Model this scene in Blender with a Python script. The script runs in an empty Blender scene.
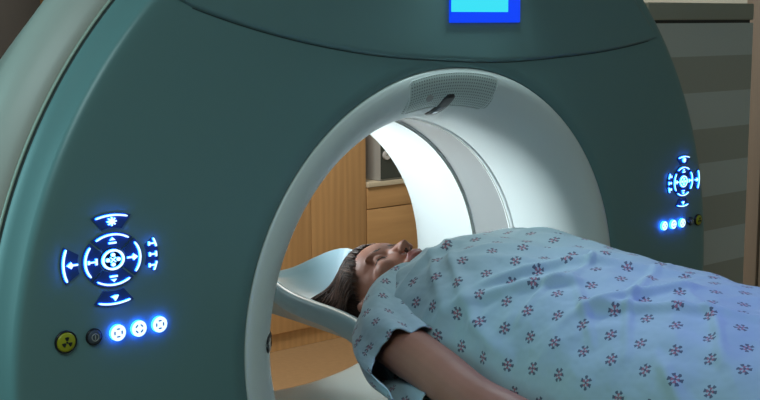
import bpy, bmesh, math, random
from math import sin, cos, pi, radians, sqrt, atan2, hypot
from mathutils import Vector, Matrix, noise

random.seed(7)
H = 1.02                       # height of the bore axis above the floor
C = bpy.context.scene.collection
sc = bpy.context.scene

# ------------------------------------------------------------------ materials
def nodes(name):
    m = bpy.data.materials.new(name); m.use_nodes = True
    nt = m.node_tree
    return m, nt, nt.nodes['Principled BSDF']

def pset(b, **k):
    al = dict(color='Base Color', rough='Roughness', metal='Metallic', spec='Specular IOR Level', coat='Coat Weight',
              coat_rough='Coat Roughness', sheen='Sheen Weight', sss='Subsurface Weight', trans='Transmission Weight',
              emit='Emission Color', power='Emission Strength', alpha='Alpha', ior='IOR')
    for a, v in k.items():
        s = b.inputs[al[a]]
        if isinstance(v, tuple) and len(v) == 3: v = (*v, 1)
        s.default_value = v

def mat(name, color, rough=.5, bump=0, bscale=200, var=0, **k):
    m, nt, b = nodes(name)
    pset(b, color=color, rough=rough, **k)
    if bump or var:
        tc = nt.nodes.new('ShaderNodeTexCoord'); n = nt.nodes.new('ShaderNodeTexNoise')
        n.inputs['Scale'].default_value = bscale; n.inputs['Detail'].default_value = 4
        nt.links.new(tc.outputs['Object'], n.inputs['Vector'])
        if bump:
            bp = nt.nodes.new('ShaderNodeBump'); bp.inputs['Strength'].default_value = bump; bp.inputs['Distance'].default_value = .002
            nt.links.new(n.outputs['Fac'], bp.inputs['Height']); nt.links.new(bp.outputs['Normal'], b.inputs['Normal'])
        if var:
            r = nt.nodes.new('ShaderNodeMix'); r.data_type = 'RGBA'
            r.inputs['A'].default_value = (*[c * (1 - var) for c in color], 1)
            r.inputs['B'].default_value = (*[min(1, c * (1 + var)) for c in color], 1)
            nt.links.new(n.outputs['Fac'], r.inputs['Factor']); nt.links.new(r.outputs['Result'], b.inputs['Base Color'])
    return m

def wood(name, c1, c2, vertical=True, scale=1.0, rough=.45):
    m, nt, b = nodes(name)
    tc = nt.nodes.new('ShaderNodeTexCoord'); mp = nt.nodes.new('ShaderNodeMapping')
    mp.inputs['Scale'].default_value = (14 * scale, 14 * scale, .8 * scale) if vertical else (.8 * scale, 9 * scale, 9 * scale)
    n = nt.nodes.new('ShaderNodeTexNoise'); n.inputs['Scale'].default_value = 3; n.inputs['Detail'].default_value = 6
    n2 = nt.nodes.new('ShaderNodeTexWave'); n2.inputs['Scale'].default_value = .6; n2.inputs['Distortion'].default_value = 6; n2.inputs['Detail'].default_value = 3
    ad = nt.nodes.new('ShaderNodeMath'); ad.operation = 'MULTIPLY'
    rp = nt.nodes.new('ShaderNodeMix'); rp.data_type = 'RGBA'
    rp.inputs['A'].default_value = (*c1, 1); rp.inputs['B'].default_value = (*c2, 1)
    L = nt.links.new
    L(tc.outputs['Object'], mp.inputs['Vector']); L(mp.outputs['Vector'], n.inputs['Vector']); L(mp.outputs['Vector'], n2.inputs['Vector'])
    L(n.outputs['Fac'], ad.inputs[0]); ad.inputs[1].default_value = 1.0
    ad2 = nt.nodes.new('ShaderNodeMath'); ad2.operation = 'MULTIPLY_ADD'; ad2.inputs[1].default_value = .25
    L(n2.outputs['Fac'], ad2.inputs[0]); L(ad.outputs[0], ad2.inputs[2])
    L(ad2.outputs[0], rp.inputs['Factor']); L(rp.outputs['Result'], b.inputs['Base Color'])
    pset(b, rough=rough)
    return m

def emit(name, color, power, base=(0.02, .02, .02)):
    return mat(name, base, .4, emit=color, power=power)

M = {}
M['teal'] = mat('teal_shell', (.148, .285, .292), .36, bump=.04, bscale=900, coat=.25, coat_rough=.35)
M['teal_top'] = mat('teal_upper_shell', (.153, .288, .296), .38, bump=.04, bscale=900, coat=.25, coat_rough=.35)
M['white'] = mat('white_shell', (.52, .52, .475), .38, bump=.03, bscale=700)
M['ring'] = mat('ring_plastic', (.76, .83, .82), .36, bump=.02, bscale=700)
M['liner'] = mat('bore_liner_plastic', (.80, .86, .86), .32)
M['ringfloor'] = mat('bore_floor_plastic', (.38, .52, .56), .35)
M['band'] = mat('window_band_plastic', (.36, .38, .38), .25)
M['dark'] = mat('dark_plastic', (.015, .015, .018), .3)
M['seam'] = mat('seam_rubber', (.05, .08, .08), .6)
M['rim'] = mat('rim_plastic', (.42, .50, .42), .35)
M['smoke'] = mat('smoked_window', (.10, .11, .13), .12)
M['tabletop'] = mat('tabletop_composite', (.26, .385, .44), .33, bump=.02, bscale=500)
M['pad'] = mat('pad_vinyl', (.48, .66, .72), .35, bump=.05, bscale=300)
M['wood'] = wood('maple_veneer', (.42, .235, .095), (.62, .37, .165))
M['woodh'] = wood('maple_veneer_drawer', (.42, .235, .095), (.62, .37, .165), vertical=False)
M['door'] = wood('door_veneer', (.20, .17, .145), (.24, .205, .17), scale=.5)
M['floor'] = mat('tan_floor', (.33, .215, .115), .4, bump=.05, bscale=40, var=.18)
M['wall'] = mat('painted_wall', (.52, .55, .50), .8, bump=.1, bscale=250)
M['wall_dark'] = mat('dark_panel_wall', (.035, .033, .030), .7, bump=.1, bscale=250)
M['ceil'] = mat('ceiling_paint', (.55, .57, .55), .85, bump=.2, bscale=60)
M['counter'] = mat('laminate_counter', (.62, .55, .42), .4, var=.08, bscale=120)
M['grey'] = mat('grey_metal', (.42, .42, .41), .4, bump=.03, bscale=400)
M['greyband'] = mat('dark_band_laminate', (.44, .46, .42), .55)
M['lightband'] = mat('light_band_laminate', (.60, .66, .66), .5)
M['captop'] = mat('cabinet_cap_laminate', (.38, .40, .35), .5)
M['glass'] = mat('dark_glass', (.05, .06, .055), .12)
M['keyblue'] = mat('key_backing', (.012, .035, .10), .3, emit=(.01, .06, .30, 1), power=.12)
M['keyline'] = emit('key_light_white', (.62, .86, 1.0, 1), 1.6)
M['keyside'] = emit('key_light_blue', (.01, .13, 1.0, 1), 15)
M['keyhole'] = emit('key_symbol_blue', (.03, .18, .75, 1), .5)
M['yellow'] = mat('yellow_button', (.42, .42, .02), .35)
M['greybtn'] = mat('grey_button', (.07, .09, .12), .35)
M['cyan'] = emit('screen_cyan', (.04, .76, .92, 1), 1.0)
M['blue'] = emit('screen_blue', (.0, .055, 1.0, 1), .95)
M['lamp'] = emit('added_panel_diffuser', (.8, 1, .95, 1), .6)  # glow of the added ceiling panels

# skin
def skin_mat():
    m, nt, b = nodes('skin')
    tc = nt.nodes.new('ShaderNodeTexCoord'); n = nt.nodes.new('ShaderNodeTexNoise'); n.inputs['Scale'].default_value = 18; n.inputs['Detail'].default_value = 5
    mx = nt.nodes.new('ShaderNodeMix'); mx.data_type = 'RGBA'
    mx.inputs['A'].default_value = (.29, .112, .070, 1); mx.inputs['B'].default_value = (.41, .175, .118, 1)
    nt.links.new(tc.outputs['Object'], n.inputs['Vector']); nt.links.new(n.outputs['Fac'], mx.inputs['Factor'])
    nt.links.new(mx.outputs['Result'], b.inputs['Base Color'])
    n3 = nt.nodes.new('ShaderNodeTexNoise'); n3.inputs['Scale'].default_value = 500
    bp = nt.nodes.new('ShaderNodeBump'); bp.inputs['Strength'].default_value = .15; bp.inputs['Distance'].default_value = .001
    nt.links.new(tc.outputs['Object'], n3.inputs['Vector']); nt.links.new(n3.outputs['Fac'], bp.inputs['Height']); nt.links.new(bp.outputs['Normal'], b.inputs['Normal'])
    pset(b, rough=.50, sss=.08, spec=.4)
    b.inputs['Subsurface Radius'].default_value = (.01, .004, .002)
    return m
M['skin'] = skin_mat()
M['lip'] = mat('lips', (.34, .10, .085), .4)
M['brow'] = mat('brow_lash_nostril_shade', (.05, .025, .018), .6)  # one dark tone for brows, lashes and the painted nostril shade

def hair_mat():
    m, nt, b = nodes('brown_hair')
    info = nt.nodes.new('ShaderNodeAttribute'); info.attribute_name = 'tone'
    mx = nt.nodes.new('ShaderNodeMix'); mx.data_type = 'RGBA'
    mx.inputs['A'].default_value = (.018, .009, .007, 1); mx.inputs['B'].default_value = (.17, .085, .055, 1)
    nt.links.new(info.outputs['Fac'], mx.inputs['Factor']); nt.links.new(mx.outputs['Result'], b.inputs['Base Color'])
    pset(b, rough=.5, spec=.25)
    return m
M['hair'] = hair_mat()

def gown_mat():
    m, nt, b = nodes('printed_gown_cotton')
    L = nt.links.new
    def nd(t, **k):
        n = nt.nodes.new(t)
        for a, v in k.items(): setattr(n, a, v)
        return n
    def mt(op, a, b_=None, c=None):
        n = nd('ShaderNodeMath', operation=op)
        for i, v in enumerate((a, b_, c)):
            if v is None: continue
            if isinstance(v, (int, float)): n.inputs[i].default_value = v
            else: L(v, n.inputs[i])
        return n.outputs[0]
    uv = nd('ShaderNodeUVMap'); uv.uv_map = 'UVMap'
    sp = nd('ShaderNodeSeparateXYZ'); L(uv.outputs['UV'], sp.inputs[0])
    PU, PV = .054, .042       # motif spacing in metres
    u = mt('DIVIDE', sp.outputs['X'], PU); v = mt('DIVIDE', sp.outputs['Y'], PV)
    row = mt('FLOOR', v)
    par = mt('MODULO', mt('ABSOLUTE', row), 2.0)
    u2 = mt('MULTIPLY_ADD', par, .5, u)
    cu = mt('FLOOR', u2)
    fu = mt('MULTIPLY', mt('SUBTRACT', mt('FRACT', u2), .5), PU)
    fv = mt('MULTIPLY', mt('SUBTRACT', mt('FRACT', v), .5), PV)
    cell = nd('ShaderNodeCombineXYZ'); L(cu, cell.inputs[0]); L(row, cell.inputs[1])
    wn = nd('ShaderNodeTexWhiteNoise', noise_dimensions='3D'); L(cell.outputs[0], wn.inputs['Vector'])
    ws = nd('ShaderNodeSeparateColor'); L(wn.outputs['Color'], ws.inputs[0])
    fu = mt('ADD', fu, mt('MULTIPLY', mt('SUBTRACT', ws.outputs[0], .5), .008))
    fv = mt('ADD', fv, mt('MULTIPLY', mt('SUBTRACT', ws.outputs[1], .5), .008))
    r = mt('SQRT', mt('ADD', mt('MULTIPLY', fu, fu), mt('MULTIPLY', fv, fv)))
    a = mt('ARCTAN2', fv, fu)
    rot = mt('MULTIPLY', ws.outputs[2], 6.28)
    def band(lo, hi): return mt('MULTIPLY', mt('GREATER_THAN', r, lo), mt('LESS_THAN', r, hi))
    wb = nd('ShaderNodeTexNoise'); wb.inputs['Scale'].default_value = 240; L(uv.outputs['UV'], wb.inputs['Vector'])
    r = mt('ADD', r, mt('MULTIPLY', mt('SUBTRACT', wb.outputs['Fac'], .5), .0045))
    pet = mt('GREATER_THAN', mt('COSINE', mt('MULTIPLY_ADD', a, 6, rot)), -.15)
    pet2 = mt('GREATER_THAN', mt('COSINE', mt('MULTIPLY_ADD', a, 4, rot)), -.35)
    stem = mt('GREATER_THAN', mt('COSINE', mt('MULTIPLY_ADD', a, 7, rot)), .75)
    navy = mt('MULTIPLY', pet, band(.0054, .0098))
    pink = mt('MULTIPLY', pet2, band(.0010, .0060))
    core = mt('LESS_THAN', r, .0018)
    base = nd('ShaderNodeMix', data_type='RGBA'); base.inputs['A'].default_value = (.32, .42, .46, 1); base.inputs['B'].default_value = (.37, .475, .52, 1)
    n = nd('ShaderNodeTexNoise'); n.inputs['Scale'].default_value = 9
    L(uv.outputs['UV'], n.inputs['Vector']); L(n.outputs['Fac'], base.inputs['Factor'])
    m1 = nd('ShaderNodeMix', data_type='RGBA'); L(base.outputs['Result'], m1.inputs['A']); m1.inputs['B'].default_value = (.34, .09, .13, 1); L(mt('MULTIPLY', pink, .9), m1.inputs['Factor'])
    m2 = nd('ShaderNodeMix', data_type='RGBA'); L(m1.outputs['Result'], m2.inputs['A']); m2.inputs['B'].default_value = (.03, .035, .075, 1); L(mt('MULTIPLY', mt('MAXIMUM', navy, core), .85), m2.inputs['Factor'])
    L(m2.outputs['Result'], b.inputs['Base Color'])
    # fine weave and small creases
    n2 = nd('ShaderNodeTexNoise'); n2.inputs['Scale'].default_value = 22; n2.inputs['Detail'].default_value = 2; n2.inputs['Roughness'].default_value = .45
    n2.inputs['Distortion'].default_value = .0
    L(uv.outputs['UV'], n2.inputs['Vector'])
    bp = nd('ShaderNodeBump'); bp.inputs['Strength'].default_value = .6; bp.inputs['Distance'].default_value = .010
    L(n2.outputs['Fac'], bp.inputs['Height']); L(bp.outputs['Normal'], b.inputs['Normal'])
    pset(b, rough=.75, sheen=.25)
    return m
M['gown'] = gown_mat()

def grille_mat():
    m, nt, b = nodes('perforated_plastic')
    L = nt.links.new
    uv = nt.nodes.new('ShaderNodeUVMap'); uv.uv_map = 'UVMap'
    mp = nt.nodes.new('ShaderNodeVectorMath'); mp.operation = 'SCALE'; mp.inputs['Scale'].default_value = 1 / .0058
    fr = nt.nodes.new('ShaderNodeVectorMath'); fr.operation = 'FRACTION'
    sb = nt.nodes.new('ShaderNodeVectorMath'); sb.operation = 'SUBTRACT'; sb.inputs[1].default_value = (.5, .5, 0)
    ln = nt.nodes.new('ShaderNodeVectorMath'); ln.operation = 'LENGTH'
    lt = nt.nodes.new('ShaderNodeMath'); lt.operation = 'LESS_THAN'; lt.inputs[1].default_value = .27
    mx = nt.nodes.new('ShaderNodeMix'); mx.data_type = 'RGBA'
    mx.inputs['A'].default_value = (.58, .67, .64, 1); mx.inputs['B'].default_value = (.24, .29, .28, 1)
    L(uv.outputs['UV'], mp.inputs[0]); L(mp.outputs[0], fr.inputs[0]); L(fr.outputs[0], sb.inputs[0]); L(sb.outputs[0], ln.inputs[0])
    L(ln.outputs['Value'], lt.inputs[0]); L(lt.outputs[0], mx.inputs['Factor']); L(mx.outputs['Result'], b.inputs['Base Color'])
    pset(b, rough=.4)
    return m
M['grille'] = grille_mat()

# ------------------------------------------------------------------ object helpers
SC = []
def link_mesh(name, me, m, parent=None, smooth=True, loc=None):
    o = bpy.data.objects.new(name, me); C.objects.link(o)
    for x in (m if isinstance(m, (list, tuple)) else [m]):
        if x is not None: me.materials.append(x)
    if smooth:
        for p in me.polygons: p.use_smooth = True
    if parent is not None:
        o.parent = parent
        o.matrix_parent_inverse = parent.matrix_basis.inverted() if parent.parent is None else Matrix()
    return o

def world_loc(o):
    return o.location

def obj(name, bm, m, parent=None, smooth=False, auto=None, kind=None):
    if SC:
        for v in bm.verts: v.co.x = SC[2] + (v.co.x - SC[2]) * SC[0]; v.co.z = SC[3] + (v.co.z - SC[3]) * SC[1]
    bmesh.ops.recalc_face_normals(bm, faces=bm.faces[:]) if bm.faces else None
    me = bpy.data.meshes.new(name); bm.to_mesh(me); bm.free()
    o = link_mesh(name, me, m, parent, smooth or auto is not None)
    if auto is not None:
        me.set_sharp_from_angle(angle=radians(auto))
    if kind: o['kind'] = kind
    return o

def thing(name, label, cat, loc=(0, 0, 0), group=None):
    o = bpy.data.objects.new(name, None); C.objects.link(o)
    o.location = loc; o['label'] = label; o['category'] = cat
    o.empty_display_size = .1
    if group: o['group'] = group
    return o

def add_box(bm, x0, x1, y0, y1, z0, z1, bev=0, mi=0):
    r = bmesh.ops.create_cube(bm, size=1)
    vs = r['verts']
    for v in vs:
        v.co = Vector(((x0 + x1) / 2 + v.co.x * (x1 - x0), (y0 + y1) / 2 + v.co.y * (y1 - y0), (z0 + z1) / 2 + v.co.z * (z1 - z0)))
    fs = set(f for v in vs for f in v.link_faces)
    for f in fs: f.material_index = mi
    if bev:
        es = list(set(e for v in vs for e in v.link_edges))
        bmesh.ops.bevel(bm, geom=es, offset=bev, segments=3, profile=.5, affect='EDGES')

def box(name, x0, x1, y0, y1, z0, z1, m, parent=None, bev=0, kind=None):
    bm = bmesh.new(); add_box(bm, x0, x1, y0, y1, z0, z1, bev)
    return obj(name, bm, m, parent, auto=40 if bev else None, kind=kind)

def add_cyl(bm, c, axis, r, l, seg=32, r2=None, bev=0):
    """solid cylinder from c along axis for length l"""
    axis = Vector(axis).normalized()
    q = axis.to_track_quat('Z', 'Y')
    res = bmesh.ops.create_cone(bm, cap_ends=True, segments=seg, radius1=r, radius2=r if r2 is None else r2, depth=l)
    vs = res['verts']
    for v in vs: v.co = Vector(c) + q @ (v.co + Vector((0, 0, l / 2)))
    return vs

def add_tube(bm, pts, rad, seg=8, caps=True):
    pts = [Vector(p) for p in pts]; rings = []
    n = len(pts); up = Vector((0, 0, 1))
    prev = None
    for i, p in enumerate(pts):
        t = (pts[min(i + 1, n - 1)] - pts[max(i - 1, 0)]).normalized()
        if prev is None:
            a = t.cross(up)
            if a.length < 1e-3: a = t.cross(Vector((1, 0, 0)))
        else:
            a = prev - t * prev.dot(t)
        a.normalize(); prev = a; b = t.cross(a)
        r = rad[i] if isinstance(rad, (list, tuple)) else rad
        rings.append([bm.verts.new(p + a * cos(2 * pi * k / seg) * r + b * sin(2 * pi * k / seg) * r) for k in range(seg)])
    for A, B in zip(rings, rings[1:]):
        for k in range(seg):
            bm.faces.new((A[k], A[(k + 1) % seg], B[(k + 1) % seg], B[k]))
    if caps:
        bm.faces.new(rings[0][::-1]); bm.faces.new(rings[-1])
    return rings

def ring_loft(prof, n=192, close=False, a0=None, a1=None, zc=H):
    """prof: (centre x, radius, y). full revolve unless a0..a1 (degrees)"""
    bm = bmesh.new(); R_ = []
    full = a0 is None
    cnt = n if full else n + 1
    for (cx, r, y) in prof:
        row = []
        for k in range(cnt):
            a = 2 * pi * k / n if full else radians(a0 + (a1 - a0) * k / n)
            row.append(bm.verts.new((cx + r * cos(a), y, zc + r * sin(a))))
        R_.append(row)
    pairs = list(zip(R_, R_[1:]))
    if close: pairs.append((R_[-1], R_[0]))
    for A, B in pairs:
        for k in range(n if full else n):
            j = (k + 1) % cnt
            bm.faces.new((A[k], A[j], B[j], B[k]))
    return bm

def extrude_poly(bm, pts, y_front, depth, mi_front=0, mi_side=1, tf=None):
    """pts: 2D (x, z) polygon extruded along +y from y_front"""
    A = [bm.verts.new((p[0], y_front, p[1])) for p in pts]
    B = [bm.verts.new((p[0], y_front + depth, p[1])) for p in pts]
    f = bm.faces.new(A); f.material_index = mi_front
    n = len(pts)
    for i in range(n):
        g = bm.faces.new((A[i], B[i], B[(i + 1) % n], A[(i + 1) % n])); g.material_index = mi_side
    g = bm.faces.new(B[::-1]); g.material_index = mi_side

def smoothstep(a, b, x):
    t = max(0, min(1, (x - a) / (b - a))); return t * t * (3 - 2 * t)

def interp(tab, x):
    """piecewise smooth interpolation; tab sorted by x"""
    if x <= tab[0][0]: return tab[0][1]
    if x >= tab[-1][0]: return tab[-1][1]
    for i in range(len(tab) - 1):
        if tab[i][0] <= x <= tab[i + 1][0]:
            x0, y0 = tab[i]; x1, y1 = tab[i + 1]
            m0 = (y1 - tab[i - 1][1]) / (x1 - tab[i - 1][0]) if i > 0 else (y1 - y0) / (x1 - x0)
            m1 = (tab[i + 2][1] - y0) / (tab[i + 2][0] - x0) if i + 2 < len(tab) else (y1 - y0) / (x1 - x0)
            h = x1 - x0; t = (x - x0) / h
            return ((2 * t**3 - 3 * t * t + 1) * y0 + (t**3 - 2 * t * t + t) * h * m0 + (-2 * t**3 + 3 * t * t) * y1 + (t**3 - t * t) * h * m1)

# ------------------------------------------------------------------ the room
X0, X1, Y0, Y1, ZT = -3.0, 3.05, -3.6, 3.65, 2.75
box('floor', X0, X1, Y0, Y1, -.05, 0, M['floor'], kind='structure')
box('ceiling', X0, X1, Y0, Y1, ZT, ZT + .05, M['ceil'], kind='structure')
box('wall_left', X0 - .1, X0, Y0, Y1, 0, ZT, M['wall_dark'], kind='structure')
box('wall_right', X1, X1 + .1, Y0, Y1, 0, ZT, M['wall'], kind='structure')
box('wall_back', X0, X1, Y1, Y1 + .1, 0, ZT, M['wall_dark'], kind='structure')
box('wall_front', X0, X1, Y0 - .1, Y0, 0, ZT, M['wall'], kind='structure')
box('baseboard_right', X1 - .015, X1, Y0, .38, 0, .1, M['captop'], kind='structure')
# door in the right wall
d = box('door_1', X1 - .045, X1, .43, 1.25, .01, 2.16, M['door'], bev=.004, kind='structure')
bm = bmesh.new()
add_box(bm, X1 - .06, X1, .38, .43, 0, 2.24, .004); add_box(bm, X1 - .06, X1, 1.25, 1.345, 0, 2.24, .004); add_box(bm, X1 - .06, X1, .43, 1.25, 2.16, 2.24, .004)
obj('door_frame', bm, M['door'], d, auto=40)
bm = bmesh.new(); add_tube(bm, [(X1 - .045, .42, 1.0), (X1 - .1, .42, 1.0), (X1 - .1, .54, 1.0)], .01, 12)
obj('door_handle', bm, M['grey'], d, smooth=True)

# ------------------------------------------------------------------ the scanner
g = thing('medical_scanner', 'large round teal and white scanner gantry with glowing blue control keys and open bore', 'scanner', (0, .25, 0))
FC = -.025
# front cover: annulus between bore ring and outer circle, with an arc seam above the bore
ARC = [(-.62, .598), (-.526, .564), (-.418, .533), (-.301, .508), (-.173, .489), (-.034, .478), (.118, .4715), (.285, .477), (.436, .488), (.566, .506), (.68, .53)]
def arc_z(x): return interp(ARC, x)
def front_cover():
    bm = bmesh.new(); n = 256; K = 14; rows = []
    for j in range(K + 1):
        t = j / K; row = []
        for k in range(n):
            a = 2 * pi * k / n
            xi, zi = .462 * cos(a), .462 * sin(a)
            xo, zo = FC + .792 * cos(a), .792 * sin(a)
            row.append(bm.verts.new((xi + (xo - xi) * t, 0.0, H + zi + (zo - zi) * t)))
        rows.append(row)
    for (r, y) in ((.803, .0003), (.810, .0012), (.8155, .0034), (.8190, .0068), (.8215, .0110), (.8245, .0165), (.829, .0235), (.835, .032), (.842, .041), (.8435, .046)):
        rows.append([bm.verts.new((FC + r * cos(2 * pi * k / n), y, H + r * sin(2 * pi * k / n))) for k in range(n)])
    rows.insert(0, [bm.verts.new((.460 * cos(2 * pi * k / n), .02, H + .460 * sin(2 * pi * k / n))) for k in range(n)])
    rows.insert(1, [bm.verts.new((.4605 * cos(2 * pi * k / n), .002, H + .4605 * sin(2 * pi * k / n))) for k in range(n)])
    for A, B in zip(rows, rows[1:]):
        for k in range(n):
            bm.faces.new((A[k], A[(k + 1) % n], B[(k + 1) % n], B[k]))
    return obj('front_cover', bm, M['teal'], g, smooth=True)
front_cover()
# upper cover: thin raised panel above the arc, following the face circle
def upper_cover():
    bm = bmesh.new(); n = 90
    R_ = .7925
    # find arc ends on the circle
    def on(x): return H and (R_**2 - (x - FC)**2) - arc_z(x)**2
    xl = next(x / 1000 for x in range(-780, 0) if on(x / 1000) > 0)
    xr = next(x / 1000 for x in range(780, 0, -1) if on(x / 1000) > 0)
    cols = []
    for k in range(n + 1):
        s = k / n; x = xl + (xr - xl) * (.5 - .5 * cos(pi * s))
        zb = arc_z(x); zt = sqrt(max(0, R_**2 - (x - FC)**2))
        zt = max(zt, zb + .0005)
        e = min(1, (zt - zb) / .03)
        col = [(x, .0005, zb - .0045 * e), (x, -.0016, zb - .003 * e), (x, -.004, zb - .0008 * e), (x, -.0052, zb + .002 * e), (x, -.0055, zb + .006 * e)]
        for i in range(1, 9): col.append((x, -.0055, zb + .006 * e + (zt - .012 * e - zb) * i / 8))
        col += [(x, -.004, zt - .002 * e), (x, .0005, zt)]
        cols.append([bm.verts.new((p[0], p[1], H + p[2])) for p in col])
    for A, B in zip(cols, cols[1:]):
        for i in range(len(A) - 1): bm.faces.new((A[i], A[i + 1], B[i + 1], B[i]))
    return obj('upper_cover', bm, M['teal_top'], g, smooth=True)
upper_cover()
bm = bmesh.new()
add_tube(bm, [(x / 100, -.0005, H + arc_z(x / 100) - .0050) for x in range(-54, 58, 2)], .0008, 6)
obj('cover_seam', bm, M['seam'], g, smooth=True)
# rim seam and light trim line behind the teal edge
obj('rim_seam', ring_loft([(FC, .8425, .045), (FC, .842, .0475), (FC, .8425, .050), (FC, .8455, .050)]), M['seam'], g, smooth=True)
obj('rim_trim', ring_loft([(FC, .8450, .0515), (FC, .8460, .0495), (FC, .8475, .0492), (FC, .849, .0505), (FC, .8495, .053)]), M['rim'], g, smooth=True)
# white housing
hp = [(.8495, .053), (.853, .0535), (.864, .060), (.878, .071), (.890, .084), (.897, .098), (.900, .112), (.898, .13), (.889, .16), (.868, .22), (.842, .30), (.812, .39), (.785, .47), (.765, .505), (.73, .525), (.68, .53)]
obj('housing', ring_loft([(FC, r, y) for r, y in hp] + [(-.01, .55, .53), (0, .44, .53)]), M['white'], g, smooth=True)
box('base', -.52, .47, .10, .46, 0, .24, M['white'], g, bev=.02)
# bore ring
RP = [(.4598, .012), (.4596, .003), (.4575, -.001), (.453, -.003), (.446, -.004), (.437, -.003), (.427, .000), (.417, .005), (.407, .012), (.398, .021), (.3895, .032), (.382, .045), (.376, .059), (.371, .075), (.3675, .092), (.365, .110), (.3632, .130), (.362, .150), (.361, .172)]
obj('bore_ring', ring_loft([(0, r, y) for r, y in RP]), M['ring'], g, smooth=True)
obj('bore_trim', ring_loft([(0, r, y) for r, y in ((.361, .172), (.3625, .1735), (.3625, .1745), (.3605, .176), (.3595, .180), (.3595, .188), (.361, .191), (.364, .1915))]), M['liner'], g, smooth=True)
obj('scan_window', ring_loft([(0, r, y) for r, y in ((.364, .1915), (.3645, .20), (.3645, .295), (.364, .303))]), M['band'], g, smooth=True)
obj('bore_liner', ring_loft([(0, r, y) for r, y in ((.366, .303), (.361, .3035), (.3598, .307), (.3598, .314), (.3604, .316), (.36, .32), (.36, .40), (.36, .485), (.364, .50), (.375, .515), (.395, .527), (.44, .53))]), M['liner'], g, smooth=True)
obj('bore_seam', ring_loft([(0, r, y) for r, y in ((.3608, .1835), (.3590, .1838), (.3590, .1856), (.3608, .186))]), M['captop'], g, smooth=True)
obj('bore_seam', ring_loft([(0, r, y) for r, y in ((.3615, .3045), (.3588, .305), (.3588, .3068), (.3615, .3072))]), M['captop'], g, smooth=True)
# saddle at the bottom of the bore
bm = bmesh.new(); rows = []
for y, dz in ((.100, -.05), (.104, -.02), (.115, -.006), (.135, 0), (.2, 0), (.3, 0), (.4, 0), (.47, 0), (.49, -.004), (.505, -.018), (.51, -.05)):
    row = []
    for k in range(41):
        x = -.30 + .60 * k / 40
        z = -.243 + .60 * x * x + 3.0 * x**4 + dz
        row.append(bm.verts.new((x, y, H + z)))
    rows.append(row)
for A, B in zip(rows, rows[1:]):
    for k in range(40): bm.faces.new((A[k], A[k + 1], B[k + 1], B[k]))
obj('bore_floor', bm, M['ringfloor'], g, smooth=True)

def ringpt(s):
    """point on the bore ring profile by arc length measured from r=.4598 inward -> (r, y, nr, ny)"""
    acc = 0
    for i in range(len(RP) - 1):
        a, b = RP[i], RP[i + 1]; l = hypot(b[0] - a[0], b[1] - a[1])
        if acc + l >= s or i == len(RP) - 2:
            t = min(1.0, (s - acc) / l)
            # smooth normal
            def nrm(i0):
                p, q_ = RP[max(0, i0 - 1)], RP[min(len(RP) - 1, i0 + 1)]
                dx, dy = q_[0] - p[0], q_[1] - p[1]; L_ = hypot(dx, dy)
                return (dy / L_ * -1, dx / L_)      # pointing to the opening / the front
            n0, n1 = nrm(i), nrm(i + 1)
            return (a[0] + (b[0] - a[0]) * t, a[1] + (b[1] - a[1]) * t, n0[0] * (1 - t) + n1[0] * t, n0[1] * (1 - t) + n1[1] * t)
        acc += l
def ring_patch(name, m, ang, outline, off, thick_rim=True, nseg=None, parent=g, smooth=True):
    """patch on the ring surface. outline: list of (half width left, half width right, s) rows in metres"""
    bm = bmesh.new(); uvl = bm.loops.layers.uv.new('UVMap'); rows = []; uvs = {}
    N = nseg or 12
    for (wl, wr, s) in outline:
        r, y, nr, ny = ringpt(s); row = []
        for k in range(N + 1):
            w = wl + (wr - wl) * k / N
            a = radians(ang) - w / r
            edge = .0 if (k in (0, N)) else 1
            rr = r + nr * off * edge; yy = y + ny * off * edge
            v = bm.verts.new((rr * cos(a), yy, H + rr * sin(a))); row.append(v); uvs[v] = (w * .43 / r + 10, s)
        rows.append(row)
    for A, B in zip(rows, rows[1:]):
        for k in range(N):
            f = bm.faces.new((A[k], A[k + 1], B[k + 1], B[k]))
            for lp in f.loops: lp[uvl].uv = uvs[lp.vert]
    return obj(name, bm, m, parent, smooth=smooth)
def cap_outline(w, s0, s1, rad, n=7, m=12):
    o = []
    for i in range(n + 1):
        a = pi / 2 * i / n; o.append((w - rad + rad * sin(a), s0 + rad - rad * cos(a)))
    for i in range(1, m): o.append((w, s0 + rad + (s1 - s0 - 2 * rad) * i / m))
    for i in range(n + 1):
        a = pi / 2 * i / n; o.append((w - rad + rad * cos(a), s1 - rad + rad * sin(a)))
    return [(-a, a, b) for a, b in o]
gr = ring_patch('speaker_grille', M['grille'], 90, cap_outline(.108, .020, .091, .012), -.0012 * -1, nseg=40)
# frame line of the grille
def ring_path(ang, pts, rad, name, m, parent=g, lift=.0006):
    bm = bmesh.new(); P = []
    for (w, s) in pts:
        r, y, nr, ny = ringpt(s); a = radians(ang) - w / .43
        rr = r + nr * lift; P.append((rr * cos(a), y + ny * lift, H + rr * sin(a)))
    P.append(P[0]); add_tube(bm, P, rad, 6, caps=False)
    return obj(name, bm, m, parent, smooth=True)
def rrect(w, s0, s1, rad, n=6):
    o = []
    for (cx, cs, a0) in ((w - rad, s0 + rad, -90), (w - rad, s1 - rad, 0), (-w + rad, s1 - rad, 90), (-w + rad, s0 + rad, 180)):
        for i in range(n + 1):
            a = radians(a0 + 90 * i / n); o.append((cx + rad * cos(a), cs + rad * sin(a)))
        # densify long sides
    out = []
    for i in range(len(o)):
        a, b = o[i], o[(i + 1) % len(o)]; d_ = hypot(b[0] - a[0], b[1] - a[1]); k = max(1, int(d_ / .01))
        for j in range(k): out.append((a[0] + (b[0] - a[0]) * j / k, a[1] + (b[1] - a[1]) * j / k))
    return out
ring_path(90, rrect(.108, .020, .093, .012), .0011, 'grille_frame', M['ring'], gr)
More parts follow.
